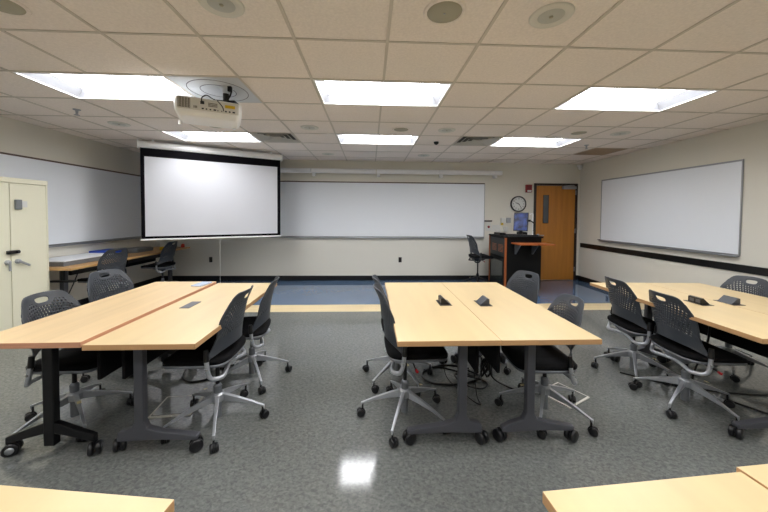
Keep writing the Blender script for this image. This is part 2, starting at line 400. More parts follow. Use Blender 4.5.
# ------------------------------------------------------------------ boards and wall pieces
def wallboard(name, label, a, b_, z0, z1, wall):
    t = thing(name, label, 'whiteboard')
    def bx(m, nm_, u0, u1, w0, w1, d0, d1, bev=0):
        q = MB()
        if wall == 'back': q.box((u0, YB-d1, w0), (u1, YB-d0, w1))
        elif wall == 'left': q.box((XL+d0, u0, w0), (XL+d1, u1, w1))
        else: q.box((XR-d1, u0, w0), (XR-d0, u1, w1))
        return q.build(nm_, m, t, bevel=bev)
    bx(M['board'], 'writing_surface', a, b_, z0, z1, .001, .014)
    tr = .018
    bx(M['browntrim'] if wall != 'right' else M['alu'], 'top_trim', a-.005, b_+.005, z1, z1+.022, .001, .02, .002)
    bx(M['alu'], 'side_trim', a-.012, a, z0, z1+.022, .001, .02, .002)
    bx(M['alu'], 'side_trim', b_, b_+.012, z0, z1+.022, .001, .02, .002)
    bx(M['alu'], 'bottom_trim', a-.012, b_+.012, z0-.02, z0, .001, .02, .002)
    bx(M['alu'], 'marker_tray', a, b_, z0-.035, z0-.02, .001, .07, .004)
    return t
wallboard('whiteboard', 'long wide whiteboard on the back wall beside the projection screen', -2.1, 2.50, .965, 2.115, 'back')
wallboard('whiteboard', 'whiteboard on the left wall above the side desk', 2.6, 6.55, .99, 2.13, 'left')
wallboard('whiteboard', 'framed whiteboard on the right wall above the black rail', 3.765, 6.15, .965, 2.14, 'right')
b = MB(); b.box((XR-.045, 6.16, .955), (XR-.001, 6.2, .965)); tag(b.build('tray_clip', M['leg']), 'tiny dark clip at left end of the right wall whiteboard tray', 'clip')
t = thing('board_light', 'long white linear light rail on the back wall above the whiteboard', 'wall light')
xs = [-2.6, -1.245, .125, 1.475, 2.85]
for k in range(4):
    b = MB(); x0, x1 = xs[k]+.008, xs[k+1]-.008
    pr_ = [(YB-.055,2.305),(YB-.135,2.305),(YB-.15,2.33),(YB-.15,2.375),(YB-.13,2.395),(YB-.055,2.395)]
    b.loft([[(x, y, z) for y, z in pr_] for x in (x0, x1)]); o = b.build('light_channel', M['whitepaint'], t)
    for p in o.data.polygons: p.use_smooth = False
for k in (1, 2, 3, 4):
    x = xs[k]-(.14 if k == 4 else -.05)
    b = MB(); b.box((x-.03, YB-.12, 2.24), (x+.03, YB-.001, 2.304)); b.box((x-.03, YB-.06, 2.30), (x+.03, YB-.0005, 2.40)); b.build('bracket', M['whitepaint'], t, bevel=.004)
# door
d = MB(); fw = .05
d.box((DX0, YB-.03, 0), (DX0+fw, YB-.0005, DZ)).box((DX1-fw, YB-.03, 0), (DX1, YB-.0005, DZ)).box((DX0+fw, YB-.03, DZ-fw), (DX1-fw, YB-.0005, DZ))
struct(d.build('trim_3', M['frame'], bevel=.004))
d = MB(); d.box((DX0+fw+.004, YB-.02, .008), (DX1-fw-.004, YB-.0006, DZ-fw-.004)); door = struct(d.build('door_1', M['door'], bevel=.002))
d = MB(); d.box((3.83, YB-.025, 1.28), (3.935, YB-.0205, 1.88)); d.build('vision_glass', M['glass'], door)
d = MB(); gf = .012
d.box((3.818, YB-.028, 1.268), (3.83, YB-.0205, 1.892)).box((3.935, YB-.028, 1.268), (3.947, YB-.0205, 1.892)).box((3.83, YB-.028, 1.268), (3.935, YB-.0205, 1.28)).box((3.83, YB-.028, 1.88), (3.935, YB-.0205, 1.892)); d.build('glass_frame', M['frame'], door)
d = MB(); d.box((4.24, YB-.075, 2.025), (4.54, YB-.0205, 2.085)); d.build('door_closer', M['alu'], door, bevel=.005)
d = MB(); d.tube([(4.27, YB-.06, 2.09), (4.38, YB-.12, 2.1), (4.5, YB-.05, 2.105)], .008, smooth=1); d.build('closer_arm', M['alu'], door)
d = MB(); d.lathe((3.72, YB-.021, 1.0), [(.035,0),(.035,-.01),(.012,-.014),(.012,-.05)], 20, axis='y'); d.box((3.712, YB-.075, .99), (3.83, YB-.058, 1.01)); d.build('door_handle', M['alu'], door, bevel=.003)
for z in (.25, 1.1, 1.95):
    d = MB(); d.cyl((4.552, YB-.034, z-.05), (4.552, YB-.034, z+.05), .008, n=10); d.build('hinge', M['alu'], door)
# clock
t = thing('wall_clock', 'round white wall clock with black rim above the lectern', 'clock', (3.262, YB, 1.69))
b = MB(); b.lathe((0,0,0), [(.175,-.0005),(.175,-.035),(.165,-.045),(.152,-.04),(.150,-.03)], 48, axis='y', cap=False); b.build('rim', M['black'], t)
b = MB(); b.lathe((0,0,0), [(.1515,-.026),(.001,-.028)], 48, axis='y'); b.build('face', M['clockface'], t)
def textmesh(s, size, name, m, parent, loc):
    cu = bpy.data.curves.new(name, 'FONT'); cu.body = s; cu.size = size; cu.align_x = 'CENTER'; cu.align_y = 'CENTER'; cu.extrude = .0008
    o = bpy.data.objects.new(name, cu); C.objects.link(o)
    me = bpy.data.meshes.new_from_object(o); bpy.data.objects.remove(o)
    n = bpy.data.objects.new(name, me); C.objects.link(n); me.materials.clear(); me.materials.append(m)
    n.parent = parent; n.location = loc; n.rotation_euler = (PI/2, 0, 0); return n
for k in range(1, 13):
    a = PI/2-k*PI/6; textmesh(str(k), .042, 'numeral', M['black'], t, (.115*math.cos(a), -.030, .115*math.sin(a)))
b = MB()
for k in range(60):
    a = k*PI/30; r0 = .137 if k % 5 else .132; Tm = Matrix.Rotation(-a, 4, 'Y'); b.box((-.0012,-.030,r0),(.0012,-.0285,.146), 0, Tm)
b.build('minute_marks', M['black'], t)
def hand(ang_, ln, w_, nm_):
    q = MB(); q.box((-w_,-.034,-.025),(w_,-.032,ln), 0, Matrix.Rotation(ang_, 4, 'Y')); q.build(nm_, M['black'], t)
hand(math.radians(292), .075, .006, 'hour_hand'); hand(math.radians(143), .11, .004, 'minute_hand')
# fire alarm
t = thing('fire_alarm', 'red fire alarm box with white strobe beside the door', 'fire alarm', (3.485, YB, 2.03))
b = MB(); b.box((-.068,-.05,-.085),(.068,-.0005,.085)); b.build('housing', M['red_alarm'], t, bevel=.01)
b = MB(); b.box((-.045,-.07,-.075),(.045,-.051,-.038)); b.build('strobe', M['whitepaint'], t, bevel=.008)
b = MB()
for k in range(5): b.box((-.045,-.053,-.01+k*.016),(.045,-.0503,-.003+k*.016))
b.build('horn_slots', M['frame'], t)
# signs
t = thing('wall_sign', 'small white sign with a dark header and red dot right of the long whiteboard', 'sign', (2.60, YB, 1.22))
b = MB(); b.box((-.06,-.012,-.13),(.06,-.0005,.06)); b.build('panel', M['paper'], t, bevel=.003)
b = MB(); b.box((-.085,-.014,.075),(.085,-.0005,.105)); b.build('header', M['black'], t)
b = MB(); b.lathe((.01,-.0125,-.04), [(.028,0),(.028,-.004),(0,-.005)], 16, axis='y'); b.build('button', M['red_alarm'], t)
b = MB(); b.box((2.68, YB-.004, 1.07), (2.88, YB-.0005, 1.225)); tag(b.build('paper_notice', M['paper']), 'plain white paper notice on the wall left of the lectern monitor', 'notice')
t = thing('wall_panel', 'pale wall control plate with a yellow label behind the lectern monitor', 'control panel', (2.99, YB, 1.27))
b = MB(); b.box((-.11,-.03,-.02),(.005,-.0005,.11)); b.build('cover', M['paper'], t, bevel=.004)
b = MB(); b.box((.012,-.025,.0),(.11,-.0005,.115)); b.build('grey_cover', M['alu'], t, bevel=.004)
b = MB(); b.box((-.105,-.032,-.045),(-.06,-.0005,.0)); b.build('yellow_label', M['yellow'], t)
b = MB(); b.box((-.06,-.05,-.19),(.04,-.0005,-.08)); b.build('switch_box', M['paper'], t, bevel=.006)
def outlet(x, z, label, wall='back'):
    if wall == 'back': t = thing('wall_outlet', label, 'outlet', (x, YB, z), 0, 'wall outlets')
    else: t = thing('wall_outlet', label, 'outlet', (XR, x, z), -PI/2, 'wall outlets')
    b = MB(); b.box((-.034,-.006,-.056),(.034,-.0005,.056)); b.build('cover_plate', M['black'], t, bevel=.003)
    for s_ in (-.022, .022):
        b = MB(); b.box((-.017,-.009,s_-.014),(.017,-.0062,s_+.014)); b.build('socket', M['frame'], t, bevel=.003)
outlet(-3.38, .45, 'black outlet on the back wall beneath the projection screen')
outlet(.66, .45, 'black outlet on the back wall beneath the long whiteboard')
outlet(5.95, .19, 'black outlet low on the right wall', 'right')
t = thing('corner_sensor', 'small white sensor high in the right back corner', 'sensor', (4.622, YB, H-.065))
b = MB(); b.box((-.045,-.03,.0),(.03,-.0005,.05)); b.build('mount', M['whitepaint'], t, bevel=.006)
b = MB(); b.lathe((-.005,-.06,0), [(0,-.065),(.03,-.055),(.045,-.02),(.045,.02),(.03,.03),(0,.032)], 20); b.build('body', M['whitepaint'], t)

# ------------------------------------------------------------------ cabinet
cx0, cx1, cy0, cy1, cz = XL+.075, -3.95, 3.235, 4.045, 1.815
t = thing('storage_cabinet', 'tall cream two-door metal cabinet against the left wall', 'cabinet', (0, 0, 0))
b = MB(); b.box((cx0, cy0, .0), (cx1-.02, cy1, cz)); b.box((cx1-.0195, cy0, cz-.055), (cx1+.004, cy1, cz)).box((cx1-.0195, cy0, 0), (cx1, cy1, .06)).box((cx1-.0195, cy1-.02, .06), (cx1, cy1, cz-.055)).box((cx1-.0195, cy0, .06), (cx1, cy0+.02, cz-.055)); b.build('body', M['cream'], t, bevel=.003)
ym = 3.634
for (y0, y1) in ((cy0+.024, ym-.004), (ym+.004, cy1-.024)):
    b = MB(); b.box((cx1-.018, y0, .065), (cx1+.002, y1, cz-.062)); o = b.build('door', M['cream'], t, bevel=.004)
    yh = 3.592 if y0 < 3.5 else 3.692
    b = MB(); b.lathe((cx1+.0025, yh, .885), [(.026,0),(.026,.014),(.02,.03),(.0,.032)], 18, axis='x')
    if y0 < 3.5: b.box((cx1+.026, yh-.008, .79), (cx1+.038, yh+.012, .895))
    else: b.add([(cx1+.026,yh-.01,.875),(cx1+.04,yh-.01,.875),(cx1+.04,yh-.005,.9),(cx1+.026,yh-.005,.9),(cx1+.026,yh+.10,.815),(cx1+.04,yh+.10,.815),(cx1+.04,yh+.105,.835),(cx1+.026,yh+.105,.835)], [(0,1,2,3),(4,5,6,7),(0,1,5,4),(1,2,6,5),(2,3,7,6),(3,0,4,7)])
    b.build('handle', M['silver'], o, bevel=.003)
b = MB(); b.box((cx1+.0025, 3.585, .975), (cx1+.03, 3.70, 1.012)); b.cyl((cx1+.03, 3.675, .994), (cx1+.045, 3.675, .994), .016); b.build('hasp', M['black'], t, bevel=.004)
b = MB(); b.box((cx1+.0025, 3.675, 1.465), (cx1+.03, 3.735, 1.575)); b.build('lock_box', M['greybox'], t, bevel=.006)
b = MB(); b.box((cx1+.0023, 3.74, 1.49), (cx1+.004, 3.81, 1.56)); b.build('sticker', M['paper'], t)
b = MB(); b.cyl((XL+.03, 4.10, 1.795), (XL+.03, 4.24, 1.795), .012, n=12); tag(b.build('marker_pen', M['black']), 'dark marker stuck on the left whiteboard beside the cabinet top', 'marker')

# ------------------------------------------------------------------ chairs
def make_chair(label):
    t = thing('task_chair', label, 'chair', (0, 0, 0), 0, 'grey perforated task chairs')
    # backrest shell with real perforations
    NU, NV = 80, 72
    hw = lambda v: (.242 + (.190-.242)*min(1, v/.32)**.6) + .010*math.sin(PI*min(1, max(0, (v-.25)/.75)))
    def pos(u, v):
        zb_ = .462 + .062*(1-abs(u)**2.2)
        zt_ = .872 - .012*u*u - .075*max(0, (abs(u)-.5)/.5)**2.6
        z = zb_+(zt_-zb_)*v
        x = u*hw(v)*(1-.10*max(0, (v-.82)/.18)**2.2*abs(u)**3)
        y = -.145 - .065*v - .03*max(0, v-.75)/.25*.5 + .012*math.sin(PI*v*1.1) + (.115-.05*min(1, v/.42)+.015*v)*abs(u)**2.0
        return (x, y, z)
    vs = []; hv, hu, hh = .885, .235, .07
    for j in range(NV+1):
        for i in range(NU+1):
            vs.append([2*i/NU-1, j/NV])
    def rho(u, v):
        dv = v-hv
        return ((abs(u)/hu)**2.6+(abs(dv)/(hh if dv < 0 else .032))**2.6)**(1/2.6)
    keep = []; hole_f = []
    for j in range(NV):
        for i in range(NU):
            u = (i+.5)*2/NU-1; v = (j+.5)/NV
            if rho(u, v) < 1: hole_f.append((i, j)); continue
            if abs(u) < .82 and .27 < v < .85 and rho(u, v) > 1.6 and not (abs(u) > .66 and v > .78):
                if j % 4 < 2 and (i-(j//4)) % 4 < 2: continue
            keep.append((j*(NU+1)+i, j*(NU+1)+i+1, (j+1)*(NU+1)+i+1, (j+1)*(NU+1)+i))
    edge = {k for i, j in hole_f for k in (j*(NU+1)+i, j*(NU+1)+i+1, (j+1)*(NU+1)+i+1, (j+1)*(NU+1)+i)} & {k for f in keep for k in f}
    for k in edge:
        q = rho(*vs[k])
        if q > .3: vs[k] = [vs[k][0]/q, hv+(vs[k][1]-hv)/q]
    used = sorted({k for f in keep for k in f}); rm = {k: n for n, k in enumerate(used)}
    b = MB(); b.add([pos(*vs[k]) for k in used], [tuple(rm[k] for k in f) for f in keep], 0, True)
    o = b.build('backrest', M['plastic'], t)
    md = o.modifiers.new('solid', 'SOLIDIFY'); md.thickness = .007; md.offset = 0
    # seat
    def seatring(z, w_, d_, dz=0):
        return [(x, y+.065, zz+ (.018*min(0, -(y-.12)/.1) if y > .12 else 0) + .012*(x/.22)**2) for x, y, zz in sq(0, 0, z, w_, d_, 4.5, 44)]
    b = MB(); b.loft([seatring(.425,.43,.39), seatring(.430,.452,.412), seatring(.447,.456,.416), seatring(.458,.44,.40), seatring(.463,.38,.34), seatring(.460,.18,.18)]); b.build('seat', M['fabric'], t)
    b = MB(); b.loft([seatring(.400,.36,.33), seatring(.408,.44,.40), seatring(.424,.45,.41), seatring(.4245,.30,.30)]); b.build('seat_pan', M['greyarm'], t)
    # U shaped back tube from prong to prong under the seat
    b = MB(); pts = [(-.228,-.040,.52),(-.234,-.046,.46),(-.237,-.055,.40),(-.226,-.075,.358),(-.17,-.115,.346),(-.09,-.10,.352),(0,-.085,.357),(.09,-.10,.352),(.17,-.115,.346),(.226,-.075,.358),(.237,-.055,.40),(.234,-.046,.46),(.228,-.040,.52)]
    b.tube(pts, .0135, 10); b.build('back_frame', M['silver'], t)
    for s_ in (-1, 1):
        b = MB(); b.cyl((s_*.2325,-.044,.470), (s_*.229,-.040,.54), .017, .014, 12); b.build('sleeve', M['black'], t)
        b = MB(); b.cyl((s_*.205,-.046,.425), (s_*.252,-.052,.425), .009, n=10); b.build('pin', M['chrome'], t)
    b = MB(); b.hexa([(-.06,-.07,.345),(.06,-.07,.345),(.05,.10,.36),(-.05,.10,.36)], [(-.10,-.12,.402),(.10,-.12,.402),(.10,.14,.402),(-.10,.14,.402)]); b.build('mechanism', M['greyarm'], t, bevel=.012)
    b = MB(); b.tube([(.06,.03,.375),(.15,.035,.37),(.20,.04,.362)], .005, 8); b.build('lever', M['black'], t)
    b = MB(); b.cyl((.20,.04,.362), (.22,.043,.358), .009, n=10); b.build('lever_tip', M['red'], t)
    b = MB(); b.cyl((0,0,.05), (0,0,.35), .0135, n=16); b.build('piston', M['blackmet'], t)
    b = MB(); b.cyl((0,0,.035), (0,0,.245), .0245, .026, 20); b.lathe((0,0,.245), [(.026,0),(.028,.004),(.02,.02),(.014,.022)], 20, 0); b.build('column', M['greyarm'], t)
    # five star base
    base = MB(); base.lathe((0,0,0), [(.028,.145),(.042,.15),(.044,.195),(.034,.205),(.0245,.206)], 24)
    angs = [k*2*PI/5 for k in range(5)]
    R = .30
    for a in angs:
        Tm = Matrix.Rotation(a, 4, 'Z')
        sec = lambda x, z0, z1, w0, w1: [(x,-w0,z0),(x,w0,z0),(x,w1,z1),(x,-w1,z1)]
        rings = [sec(.03,.14,.20,.005,.014), sec(.12,.132,.172,.005,.012), sec(.22,.115,.137,.005,.010), sec(R,.090,.104,.005,.009), sec(R+.012,.07,.10,.006,.009)]
        vs_ = [tuple(Tm @ Vector(v)) for r_ in rings for v in r_]
        fs = [(j*4+k, j*4+(k+1) % 4, (j+1)*4+(k+1) % 4, (j+1)*4+k) for j in range(4) for k in range(4)]+[(3,2,1,0),(16,17,18,19)]
        base.add(vs_, fs)
    bo = base.build('star_base', M['silver'], t, bevel=.003)
    b = MB(); a = angs[2]; b.box((.09,-.011,.188-.0),(.115,.011,.1895), 0, Matrix.Rotation(a, 4, 'Z') @ Matrix.Translation((0,0,.03)) @ Matrix.Rotation(.28, 4, 'Y')); b.build('sticker', M['label'], bo)
    for k, a in enumerate(angs):
        cx, cy = R*math.cos(a), R*math.sin(a)
        sw = a+[.9, 2.1, -.7, 1.4, .2][k]
        Tm = Matrix.Translation((cx, cy, 0)) @ Matrix.Rotation(sw, 4, 'Z')
        b = MB()
        for s_ in (-1, 1):
            q = MB(); q.lathe((.014, s_*.0145, .0275), [(.0,-.0095),(.02,-.0095),(.0265,-.007),(.0265,.007),(.02,.0095),(0,.0095)], 20, axis='y')
            b.add([tuple(Tm @ Vector(v)) for v in q.v], q.f, 0, True)
        q = MB(); q.box((-.012,-.0045,.03),(.03,.0045,.052)); q.cyl((0,0,.035),(0,0,.095),.0065,n=10); q.lathe((.01,0,.0275), [(.0295,-.004),(.0295,.004)], 16, axis='y')
        b.add([tuple(Tm @ Vector(v)) for v in q.v], q.f)
        b.build('caster', M['rubber'], bo)
    return t
proto = None
def chair(x, y, head, label, arm=20, lift=0):
    """head: direction the sitter faces, arm: direction of one base arm, both in degrees from +X; lift: seat raised"""
    global proto
    rz = math.radians(head)-PI/2
    if proto is None:
        proto = make_chair(label); r = proto
    else: r = dup(proto, (x, y, 0), rz, label)
    r.location = (x, y, 0); r.rotation_euler.z = rz
    for c in r.children:
        k = c.name.split('.')[0]
        if k == 'star_base': c.rotation_euler.z = math.radians(arm)-rz
        elif k != 'column': c.location.z = lift
    return r
chair(-1.045, 2.19, 180, 'near dark grey perforated task chair on the right side of the left table pair', 3, .055)
chair(-1.03, 2.78, 188, 'far dark grey perforated task chair on the right side of the left table pair', 15, 0)
chair(.255, 2.20, 3, 'near dark grey task chair at the left side of the centre table pair, seen edge-on', -111, .07)
chair(.25, 2.72, 3, 'far dark grey task chair hidden behind the edge-on chair at the centre tables', 153, .03)
chair(1.28, 2.21, 178, 'near grey task chair at the right side of the centre table pair', 20, -.02)
chair(1.41, 3.02, 200, 'far grey task chair right of the centre tables, in front of the lectern', 20, 0)
chair(-2.03, 2.23, 0, 'near grey task chair on the left side of the left table pair, by the cabinet', 176, .015)
chair(-2.31, 3.02, -15, 'far grey task chair left of the left table pair, by the side desk', 176, .02)
chair(2.43, 2.76, -5, 'far dark grey perforated task chair on the left side of the right table pair', 161, 0)
chair(2.42, 2.27, -5, 'near dark grey perforated task chair on the left side of the right table pair', -151, -.01)
chair(3.40, 2.80, 180, 'grey task chair on the wall side of the right table pair', 10)
chair(-3.70, 4.58, 168, 'dark task chair drawn up to the side desk beside the cabinet', 40, .07)
chair(-3.72, 5.80, 180, 'dark task chair at the far end of the side desk below the projection screen', 10, .06)
stool = chair(2.17, 6.22, 5, 'dark task chair with black base, raised high, facing the side of the lectern', 30, .17)
for c in stool.children:
    if c.name.split('.')[0] in ('star_base', 'column', 'back_frame', 'seat_pan', 'mechanism'):
        c.material_slots[0].link = 'OBJECT'; c.material_slots[0].material = M['blackmet']

# ------------------------------------------------------------------ tables
def make_table(label, black=False, po=.115, fs=0):
    """local: x across (-w..w), seam side at +x, y along; origin on floor at centre"""
    w, l, th, zt_ = .291, .75, .030, .74
    if black: zt_ = .757
    t = thing('folding_table', label, 'table', (0, 0, 0), 0, 'flip-top tables')
    top = MB()
    top.box((-w,-l,zt_-th),(w,l,zt_), 1)
    top.m[-5] = 0; top.m[-6] = 1
    top.m[1] = 0
    o = top.build('tabletop', [M['birch'] if black else M['maple'], M['birch_edge'] if black else M['maple_edge']], t, bevel=.0015)
    lm = M['blackmet'] if black else M['leg']
    for s_ in (-1, 1):
        y = s_*.53
        b = MB()
        if black:
            b.box((fs-.031,y-.022,.06),(fs+.031,y+.022,zt_-th-.012))
            for q in (-1, 1):
                b.hexa([(fs,y-.02,.14),(fs+q*.25,y-.016,.075),(fs+q*.25,y+.016,.075),(fs,y+.02,.14)], [(fs,y-.02,.21),(fs+q*.25,y-.016,.115),(fs+q*.25,y+.016,.115),(fs,y+.02,.21)])
            b.box((-.2,y-.03,zt_-th-.013),(.2,y+.03,zt_-th-.0005))
            cxs = (fs-.245, fs+.245)
        else:
            prof = [(fs-.235,.070),(fs-.235,.098),(po-.12,.128),(po-.045,.150),(po-.027,.19),(po-.027,zt_-th-.03),(po+.027,zt_-th-.03),(po+.027,.19),(po+.045,.150),(po+.12,.128),(fs+.235,.098),(fs+.235,.070),(fs,.078)]
            n = len(prof)
            vs_ = [(x, y-.022, z) for x, z in prof]+[(x, y+.022, z) for x, z in prof]
            b.add(vs_, [tuple(range(n)), tuple(range(2*n-1, n-1, -1))]+[(k, (k+1) % n, n+(k+1) % n, n+k) for k in range(n)])
            b.box((-.17,y-.03,zt_-th-.03),(.20,y+.03,zt_-th-.0005))
            cxs = (fs-.232, fs+.232)
        lo_ = b.build('leg', lm, t, bevel=.006)
        for q, cxx in enumerate(cxs):
            c = MB(); a = [.5, -1.1][q]
            Tm = Matrix.Translation((cxx, y, 0)) @ Matrix.Rotation(a, 4, 'Z')
            for e in (-1, 1):
                qq = MB(); qq.lathe((.012, e*.018, .038), [(0,-.013),(.031,-.013),(.0375,-.009),(.0375,.009),(.031,.013),(0,.013)], 24, axis='y')
                c.add([tuple(Tm @ Vector(v)) for v in qq.v], qq.f, 0, True)
                if black:
                    qq = MB(); qq.lathe((.012, e*.0315, .038), [(.0,0),(.02,0),(.02,e*.002),(0,e*.002)], 20, axis='y')
                    c.add([tuple(Tm @ Vector(v)) for v in qq.v], qq.f, 1, True)
            qq = MB(); qq.box((-.01,-.0055,.035),(.03,.0055,.06)); qq.cyl((0,0,.05),(0,0,.082),.012,n=12)
            c.add([tuple(Tm @ Vector(v)) for v in qq.v], qq.f)
            c.build('caster', [M['rubber'], M['alu']], lo_)
    b = MB(); b.box((.085,-.50,zt_-th-.075),(.145,.50,zt_-th-.035)); b.build('crossbar', lm, t, bevel=.004)
    b = MB(); b.box((.215,-.56,.455),(.235,.56,zt_-th-.006)); b.build('modesty_panel', M['fabric'], t, bevel=.004)
    return t
def power_box(t, x, y, open_, m='black', z=.74):
    s_ = 1
    if open_ == 0:
        b = MB(); b.box((x-.036,y-.085,z),(x+.036,y+.085,z+.004)); b.build('power_cover', M['leg'], t, bevel=.0015); return
    b = MB(); L_ = .055; q = open_
    vs_ = []
    for yy, k in ((y-L_, 1), (y+L_, 1)):
        vs_ += [(x-q*.03,yy,z),(x+q*.045,yy,z),(x-q*.012,yy,z+.052),(x-q*.03,yy,z+.048)]
    b.add(vs_, [(0,1,2,3),(7,6,5,4),(0,1,5,4),(1,2,6,5),(2,3,7,6),(3,0,4,7)])
    bx_ = b.build('power_box', M['black'] if m == 'black' else M['plastic'], t, bevel=.003)
    b = MB(); b.box((x-.045,y-.08,z),(x+.05,y+.08,z+.003)); b.build('bezel', M['black'], bx_, bevel=.001)
    b = MB()
    for k in range(2): b.box((x-q*.0305-.001,y-.045+k*.05,z+.010),(x-q*.0305+.001,y-.01+k*.05,z+.038))
    b.build('socket', M['leg'], bx_)
def table(x, y, flip, label, black=False, po=.115, fs=0, rot=0):
    t = make_table(label, black, po, fs); t.location = (x, y, 0); t.rotation_euler.z = (PI if flip else 0)+math.radians(rot); return t
ca = table(.446, 2.46, False, 'left maple table of the centre pair, upright power box on top', po=.14, fs=.03)
cb = table(1.030, 2.46, True, 'right maple table of the centre pair, upright power box on top', po=.01, fs=-.045)
la = table(-1.816, 2.45, False, 'left beech table of the left pair, standing on black legs', True, fs=-.07, rot=.6)
lb = table(-1.224, 2.457, True, 'right maple table of the left pair, flat power cover on top', fs=.045, po=.15, rot=.1)
ra = table(2.575, 2.43, False, 'maple table of the right pair on the side with two perforated chairs', rot=-2, fs=.06, po=.15)
rb = table(3.160, 2.409, True, 'maple table of the right pair on the side toward the right wall', rot=-2)
fa = table(-.854, .063, True, 'maple table whose corner enters the photo at the bottom left', rot=-7)
fb = table(.784, .033, False, 'maple table whose corner enters the photo at the bottom right', rot=4)
fc = table(1.372, .09, True, 'maple table at the bottom right edge, behind the corner table', rot=4)
power_box(ca, .14, 0, 1, z=.74)
power_box(cb, .13, 0.02, 1, 'grey')
power_box(lb, .135, .02, 0)
power_box(ra, .085, -.01, 1); power_box(rb, .235, .0, 1, 'grey')
b = MB(); b.box((-.05,-.085,0),(.05,.085,.012)); tag(b.build('plastic_card', M['clear'], loc=(-1.60, 3.06, .757), rotz=-.1, bevel=.003), 'pale blue plastic cover lying at the far end of the left table pair', 'cover')

# floor boxes and cables
def floor_box(x, y, rz, label):
    t = thing('floor_outlet', label, 'floor outlet', (x, y, 0), rz, 'floor outlet covers')
    b = MB(); b.box((-.14,-.13,0),(.14,.13,.008)); b.build('frame', M['vent'], t, bevel=.002)
    b = MB(); b.box((-.125,-.115,.0081),(.125,.115,.012)); b.build('lid', M['floor'], t, bevel=.002)
floor_box(1.56, 2.42, .5, 'flat framed floor outlet cover beneath the near right chair of the centre tables')
floor_box(-1.42, 2.37, .1, 'flat framed floor outlet cover beneath the left table pair')
def cable(pts, label, r=.006, knob=None):
    b = MB(); b.tube(pts, r, 7, smooth=6)
    if knob:
        x, y, z = knob; b.box((x-.015,y-.012,z),(x+.015,y+.012,z+.05))
    tag(b.build('power_cable', M['cable']), label, 'cable', 'cables under the tables')
z0 = .0085
cable([(.93,2.86,z0),(.75,2.93,z0),(.56,2.87,z0),(.47,2.75,z0),(.53,2.62,z0),(.70,2.585,z0),(.86,2.62,z0),(.98,2.72,z0),(.90,2.80,.02)], 'thick black cable coiled in a wide loop beneath the centre tables', .009)
cable([(.50,2.80,.03),(.62,2.90,z0),(.82,2.80,z0),(1.0,2.62,z0),(.93,2.52,z0),(.80,2.56,.022),(.76,2.72,.03),(.96,2.62,.03)], 'tangled black cable on the floor right of the loop at the centre tables', .007)
cable([(.60,2.50,.70),(.61,2.54,.40),(.66,2.66,.06),(.76,2.44,.012),(.84,2.30,.01),(.85,2.42,.03),(.85,2.50,.30),(.85,2.50,.70)], 'thin black wire drooping between the two centre table boxes', .004)
cable([(1.0,2.50,.69),(1.01,2.52,.45),(1.03,2.60,.10),(1.15,2.54,.012),(1.3,2.42,.02),(1.42,2.42,.018)], 'black power cord running to the floor outlet at the centre tables', .008)
b = MB()
for k in range(5):
    a0 = k*1.3; b.tube([(1.02+.045*math.cos(a0+j*1.05), 2.66+.04*math.sin(a0+j*1.05), .04+.012*k+.06*(j % 3)) for j in range(7)], .008, 7, smooth=4)
tag(b.build('cable_bundle', M['cable']), 'knot of bunched black cable beside the centre table leg', 'cable', 'cables under the tables')
cable([(-1.67,2.95,.10),(-1.665,2.92,.03),(-1.62,2.77,z0),(-1.50,2.70,z0),(-1.38,2.76,z0),(-1.40,2.90,z0),(-1.28,3.0,z0)], 'black cable with a loose plug beneath the left table pair', .008, (-1.672, 2.952, .095))
cable([(2.755,2.40,.70),(2.755,2.42,.40),(2.76,2.52,.02),(2.86,2.20,z0),(3.02,2.05,z0),(3.3,2.02,z0)], 'black cord dropping from the right tables to the floor', .008)
cable([(2.3,2.75,.0065),(2.55,2.55,.0065),(2.85,2.42,.0065),(3.2,2.36,.0065),(3.5,2.4,.0065)], 'black cord lying along the floor beneath the right tables', .0065)

# ------------------------------------------------------------------ side desk and what lies on it
dx0, dx1, dy0, dy1 = XL+.03, -3.72, 4.07, 6.68
t = thing('side_desk', 'long wood-topped desk along the left wall below the whiteboard', 'desk')
b = MB(); b.box((dx0,dy0,.71),(dx1,dy1,.74), 1); b.m[1] = 0; b.build('worktop', [M['desk'], M['desk']], t, bevel=.002)
for y in (4.30, 5.28, 6.5):
    b = MB(); b.box((-4.05,y-.03,.06),(-3.99,y+.03,.7095)); b.hexa([(-4.32,y-.025,.0),(-3.78,y-.025,.0),(-3.78,y+.025,.0),(-4.32,y+.025,.0)], [(-4.32,y-.025,.03),(-3.78,y-.025,.03),(-3.90,y+.025,.07),(-4.2,y+.025,.07)]); b.build('leg', M['leg'], t, bevel=.006)
b = MB(); b.box((-4.0,4.34,.60),(-3.96,5.24,.66)).box((-4.0,5.32,.60),(-3.96,6.46,.66)); b.build('crossbar', M['blackmet'], t)
b = MB(); b.box((-4.30,5.33,.48),(-4.27,6.46,.705)); b.build('modesty_panel', M['fabric'], t)
def lay(name, lo, hi, m, label, cat, bev=.003, group=None):
    b = MB(); b.box(lo, hi); return tag(b.build(name, m, bevel=bev), label, cat, group)
t = thing('board_stack', 'low stack of white boards with grey ends on the near end of the side desk', 'stack of boards', (-4.15, 4.62, .74))
b = MB(); b.box((-.235,-.43,.0005),(.235,.43,.058)); b.build('lower_boards', M['foamedge'], t, bevel=.004)
b = MB(); b.box((-.24,-.425,.0585),(.24,.44,.07)); b.build('top_board', M['foam'], t, bevel=.003)
lay('binder', (-4.37,5.09,.7405), (-4.12,5.40,.775), M['greybox'], 'grey box beneath the blue binder on the side desk', 'box')
lay('blue_binder', (-4.37,5.08,.7755), (-4.10,5.44,.835), M['bluebox'], 'bright blue binder on the side desk behind the near desk chair', 'binder')
